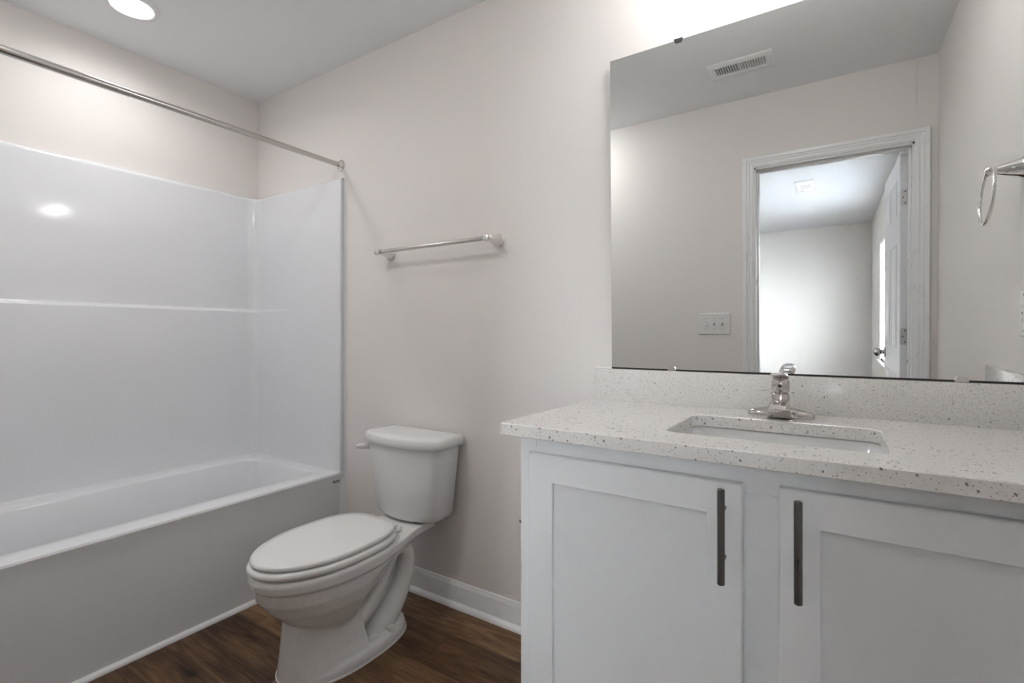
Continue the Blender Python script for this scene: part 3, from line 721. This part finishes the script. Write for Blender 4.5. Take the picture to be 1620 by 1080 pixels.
bm = B()   # lever: broad paddle rising forward from the dome
def lev(y, z, w, t):
    return [V(fx-w, y, z), V(fx-w*0.8, y, z+t*0.8), V(fx-w*0.3, y, z+t), V(fx+w*0.3, y, z+t), V(fx+w*0.8, y, z+t*0.8), V(fx+w, y, z), V(fx+w*0.5, y, z-t*0.3), V(fx-w*0.5, y, z-t*0.3)]
loft(bm, [lev(fy+0.024, CT+0.098, 0.012, 0.008), lev(fy+0.018, CT+0.101, 0.020, 0.012), lev(fy+0.002, CT+0.105, 0.0215, 0.010), lev(fy-0.018, CT+0.109, 0.0215, 0.009), lev(fy-0.040, CT+0.112, 0.0205, 0.007), lev(fy-0.060, CT+0.115, 0.0195, 0.006), lev(fy-0.074, CT+0.117, 0.016, 0.005), lev(fy-0.078, CT+0.118, 0.012, 0.004)])
lv = obj('lever', bm, M['chrome2'], fa, ang=60)
bm = B(); cyl(bm, (fx, fy-0.0185, CT+0.084), (fx, fy-0.0225, CT+0.084), 0.0045, seg=18); obj('set_screw_cap', bm, M['dark'], fa)

# ------------------------------------------------------------------ mirror
MX0, MX1, MZ0, MZ1 = 2.143, XR-0.004, 1.006, 2.033
TA = math.radians(0.92)
mi = thing('wall_mirror', 'large frameless wall mirror above the vanity backsplash', 'mirror', ((MX0+MX1)/2, -0.006, MZ0))
def mpt(x, t, z):   # t = distance in front of the mirror face; face leans out a little at the top
    h = z-MZ0
    return V(x, -0.006-h*math.sin(TA)-t*math.cos(TA), MZ0+h*math.cos(TA)+t*math.sin(TA)*-1)
bm = B()
R0 = [(MX0, MZ0+0.001), (MX1, MZ0+0.001), (MX1, MZ1), (MX0, MZ1)]
loft(bm, [[mpt(x, -0.0055, z) for x, z in R0], [mpt(x, 0.0, z) for x, z in R0]]); obj('mirror_glass', bm, M['mirror'], mi, smooth=False)
bm = B()
box(bm, MX0, MX1, -0.0085, -0.001, MZ0-0.0025, MZ0+0.0022); obj('bottom_channel', bm, M['dark'], mi)
def clip(x, z, up):
    bm = B()
    pts = [(-0.013, 0), (-0.009, up*0.008), (0.009, up*0.008), (0.013, 0), (0.013, -up*0.004), (-0.013, -up*0.004)]
    loft(bm, [[mpt(x+u, -0.004, z+v) for u, v in pts], [mpt(x+u, 0.003, z+v) for u, v in pts]])
    return bm
for x in (2.367, 2.95): obj('clip', clip(x, MZ1, -1), M['steel'], mi)
for x in (2.343, 3.031): obj('clip', clip(x, MZ0+0.002, 1), M['chrome'], mi)

# ------------------------------------------------------------------ vanity light (over the mirror, above the frame)
vl = thing('vanity_light', 'two-lamp nickel vanity light bar high above the mirror', 'wall light', (2.56, 0, 2.28))
qbox('back_plate', 2.46, 2.66, -0.022, -0.001, 2.28, 2.38, M['satin'], vl, 0.006, 3)
LY, LZ = -0.24, 2.335
bm = B(); cyl(bm, (2.44, LY+0.03, LZ), (2.68, LY+0.03, LZ), 0.010, seg=18); cyl(bm, (2.56, -0.02, LZ), (2.56, LY+0.03, LZ), 0.012, seg=18); obj('arm', bm, M['satin'], vl)
for x in (2.46, 2.66):
    bm = B(); lathe(bm, [(0.020, 0), (0.024, 20), (0.024, 40)], (x, LY, LZ+0.01), (0, 0, -0.001), 24); cyl(bm, (x, LY+0.03, LZ), (x, LY, LZ), 0.008); hd = obj('lamp_holder', bm, M['satin'], vl)
    bm = B(); lathe(bm, [(0.018, 0), (0.030, 15), (0.042, 35), (0.045, 52), (0.038, 74), (0.020, 88), (0.0, 91)], (x, LY, LZ-0.028), (0, 0, -0.001), 24); obj('bulb', bm, M['bulb'], hd)

# ------------------------------------------------------------------ towel ring on the right wall
rgz, rgy = 1.556, -0.285
tr = thing('towel_ring', 'polished towel ring on the right wall, reflected in the mirror', 'towel ring', (XR, rgy, rgz))
bm = B(); lathe(bm, [(0.0275, 0), (0.028, 4), (0.0255, 8), (0.024, 12), (0.021, 22), (0.0165, 38), (0.012, 50), (0.010, 56), (0.012, 60), (0.0135, 66), (0.0135, 74), (0.009, 80), (0.0, 81)], (XR, rgy, rgz), (-0.001, 0, 0), 32); obj('post', bm, M['chrome'], tr)
bm = B(); rr_ = 0.073; cxr = XR-0.070
tube(bm, [V(cxr-0.010*(1-math.cos(a))*0.5, rgy+rr_*math.sin(a), rgz-rr_+0.004+rr_*math.cos(a)) for a in [2*PI*i/48 for i in range(48)]], 0.0043, 12, closed=True)
obj('ring', bm, M['chrome'], tr)

# ------------------------------------------------------------------ switches and outlet
sw = thing('light_switch', 'white three-switch wall plate beside the doorway, reflected in the mirror', 'light switch', (2.155, YF, 1.13))
bm = B(); x0, x1, z0, z1 = 2.063, 2.247, 1.066, 1.196
O = lambda i, y: rrect(x0+i, x1-i, z0+i, z1-i, 0.004, y)
loft(bm, [[V(p.x, YF+p.z, p.y) for p in O(0, 0.0)], [V(p.x, YF+p.z, p.y) for p in O(0.0, 0.002)], [V(p.x, YF+p.z, p.y) for p in O(0.004, 0.006)]]); pl_ = obj('wall_plate', bm, M['plast'], sw)
for i, dx in enumerate((-0.047, 0.0, 0.047)):
    xc = 2.155+dx; zc = 1.131; up = -1 if i == 0 else 1
    bm = B(); box(bm, xc-0.0045, xc+0.0045, YF+0.004, YF+0.0075, zc-0.012, zc+0.012, 0.001, 1); fr = obj('toggle_slot', bm, M['grey'], pl_)
    bm = B(); a = math.radians(28)*up
    loft(bm, [[V(xc+sx*0.0042, YF+0.004, zc+sz*0.008) for sx, sz in ((-1, -1), (1, -1), (1, 1), (-1, 1))], [V(xc+sx*0.0032, YF+0.018, zc+up*0.008+sz*0.004) for sx, sz in ((-1, -1), (1, -1), (1, 1), (-1, 1))]])
    obj('toggle', bm, M['plast'], sw)
    for dz in (-0.031, 0.031):
        bm = B(); cyl(bm, (xc, YF+0.0055, zc+dz), (xc, YF+0.0068, zc+dz), 0.0032, seg=12); obj('screw', bm, M['grey'], pl_)
ot = thing('wall_outlet', 'white outlet plate on the right wall above the side splash, partly reflected in the mirror', 'outlet', (XR, -0.262, 1.165))
yc_, zc_ = -0.262, 1.167
bm = B(); O = lambda i, t: [V(XR-t, p.x, p.y) for p in rrect(yc_-0.038+i, yc_+0.038-i, zc_-0.064+i, zc_+0.064-i, 0.004, 0)]
loft(bm, [O(0, 0), O(0, 0.002), O(0.004, 0.006)]); op = obj('wall_plate', bm, M['plast'], ot)
bm = B(); box(bm, XR-0.0085, XR-0.004, yc_-0.0165, yc_+0.0165, zc_-0.0335, zc_+0.0335, 0.0015, 2); rc = obj('receptacle', bm, M['plast'], ot)
bm = B()
for dz in (-0.019, 0.019):
    box(bm, XR-0.0088, XR-0.008, yc_-0.0075, yc_-0.0055, zc_+dz-0.004, zc_+dz+0.004); box(bm, XR-0.0088, XR-0.008, yc_+0.0055, yc_+0.0075, zc_+dz-0.004, zc_+dz+0.004)
box(bm, XR-0.0092, XR-0.008, yc_-0.006, yc_+0.006, zc_-0.003, zc_+0.003)
obj('slot', bm, M['grey'], rc)
for dz in (-0.048, 0.048):
    bm = B(); cyl(bm, (XR-0.0055, yc_, zc_+dz), (XR-0.0068, yc_, zc_+dz), 0.0032, seg=12); obj('screw', bm, M['grey'], op)

# ------------------------------------------------------------------ ceiling register
VX0, VX1, VY0, VY1 = 2.222, 2.522, -1.292, -1.118
cv = thing('ceiling_vent', 'white louvred ceiling vent register above the vanity, reflected in the mirror', 'ceiling vent', ((VX0+VX1)/2, (VY0+VY1)/2, CE))
bm = B(); ix0, ix1, iy0, iy1 = VX0+0.032, VX1-0.032, VY0+0.042, VY1-0.042
Q = lambda a, b, c, d, z: [V(a, c, z), V(b, c, z), V(b, d, z), V(a, d, z)]
loft(bm, [Q(VX0, VX1, VY0, VY1, CE+0.0005), Q(VX0, VX1, VY0, VY1, CE-0.002), Q(VX0+0.010, VX1-0.010, VY0+0.010, VY1-0.010, CE-0.009), Q(ix0-0.004, ix1+0.004, iy0-0.004, iy1+0.004, CE-0.010), Q(ix0, ix1, iy0, iy1, CE-0.007), Q(ix0, ix1, iy0, iy1, CE-0.0006)], False, False)
obj('frame', bm, M['trim'], cv)
bm = B(); box(bm, ix0-0.001, ix1+0.001, iy0-0.001, iy1+0.001, CE-0.0012, CE-0.0004); obj('duct_shade', bm, M['dark'], cv)  # flat black sheet; its colour stands in for shade behind the louvres
bm = B(); n = 20
for i in range(n+1):
    xc = ix0+(ix1-ix0)*i/n; a = 0.0035 if i < n/2 else -0.0035
    if i == n//2: box(bm, xc-0.004, xc+0.004, iy0, iy1, CE-0.009, CE-0.003)
    else: loft(bm, [Q(xc-0.0028-a, xc+0.0004-a, iy0, iy1, CE-0.0018), Q(xc-0.0012+a, xc+0.0020+a, iy0, iy1, CE-0.009)])
obj('louvres', bm, M['trim'], cv)
# bedroom ceiling grille
bx0, bx1, by0, by1 = 2.447, 2.606, -4.37, -3.90
bv = thing('bedroom_ceiling_vent', 'small white vent panel on the bedroom ceiling, seen through the doorway', 'ceiling vent', ((bx0+bx1)/2, (by0+by1)/2, CE))
qbox('frame', bx0, bx1, by0, by1, CE-0.008, CE+0.0005, M['trim'], bv, 0.003)
bm = B()
for i in range(7):
    xc = bx0+0.045+0.012*i; box(bm, xc, xc+0.005, by1-0.30, by1-0.14, CE-0.0085, CE-0.0075)
obj('grille', bm, M['grey'], bv)

# ------------------------------------------------------------------ paper holder on the vanity's side
tp = thing('toilet_paper_holder', 'polished toilet paper holder on the side of the vanity cabinet, its tip just showing', 'paper holder', (CX0, -0.42, 0.603))
for y in (-0.42, -0.26):
    bm = B(); lathe(bm, [(0.024, -1), (0.0245, 4), (0.021, 9), (0.016, 20), (0.011, 40), (0.010, 52), (0.0125, 56), (0.013, 66), (0.010, 73), (0.0, 76)], (CX0, y, 0.603), (-0.001, 0, 0), 28); obj('post', bm, M['chrome'], tp)
bm = B(); cyl(bm, (CX0-0.062, -0.42, 0.603), (CX0-0.062, -0.26, 0.603), 0.007, seg=20); obj('roller', bm, M['plast'], tp)
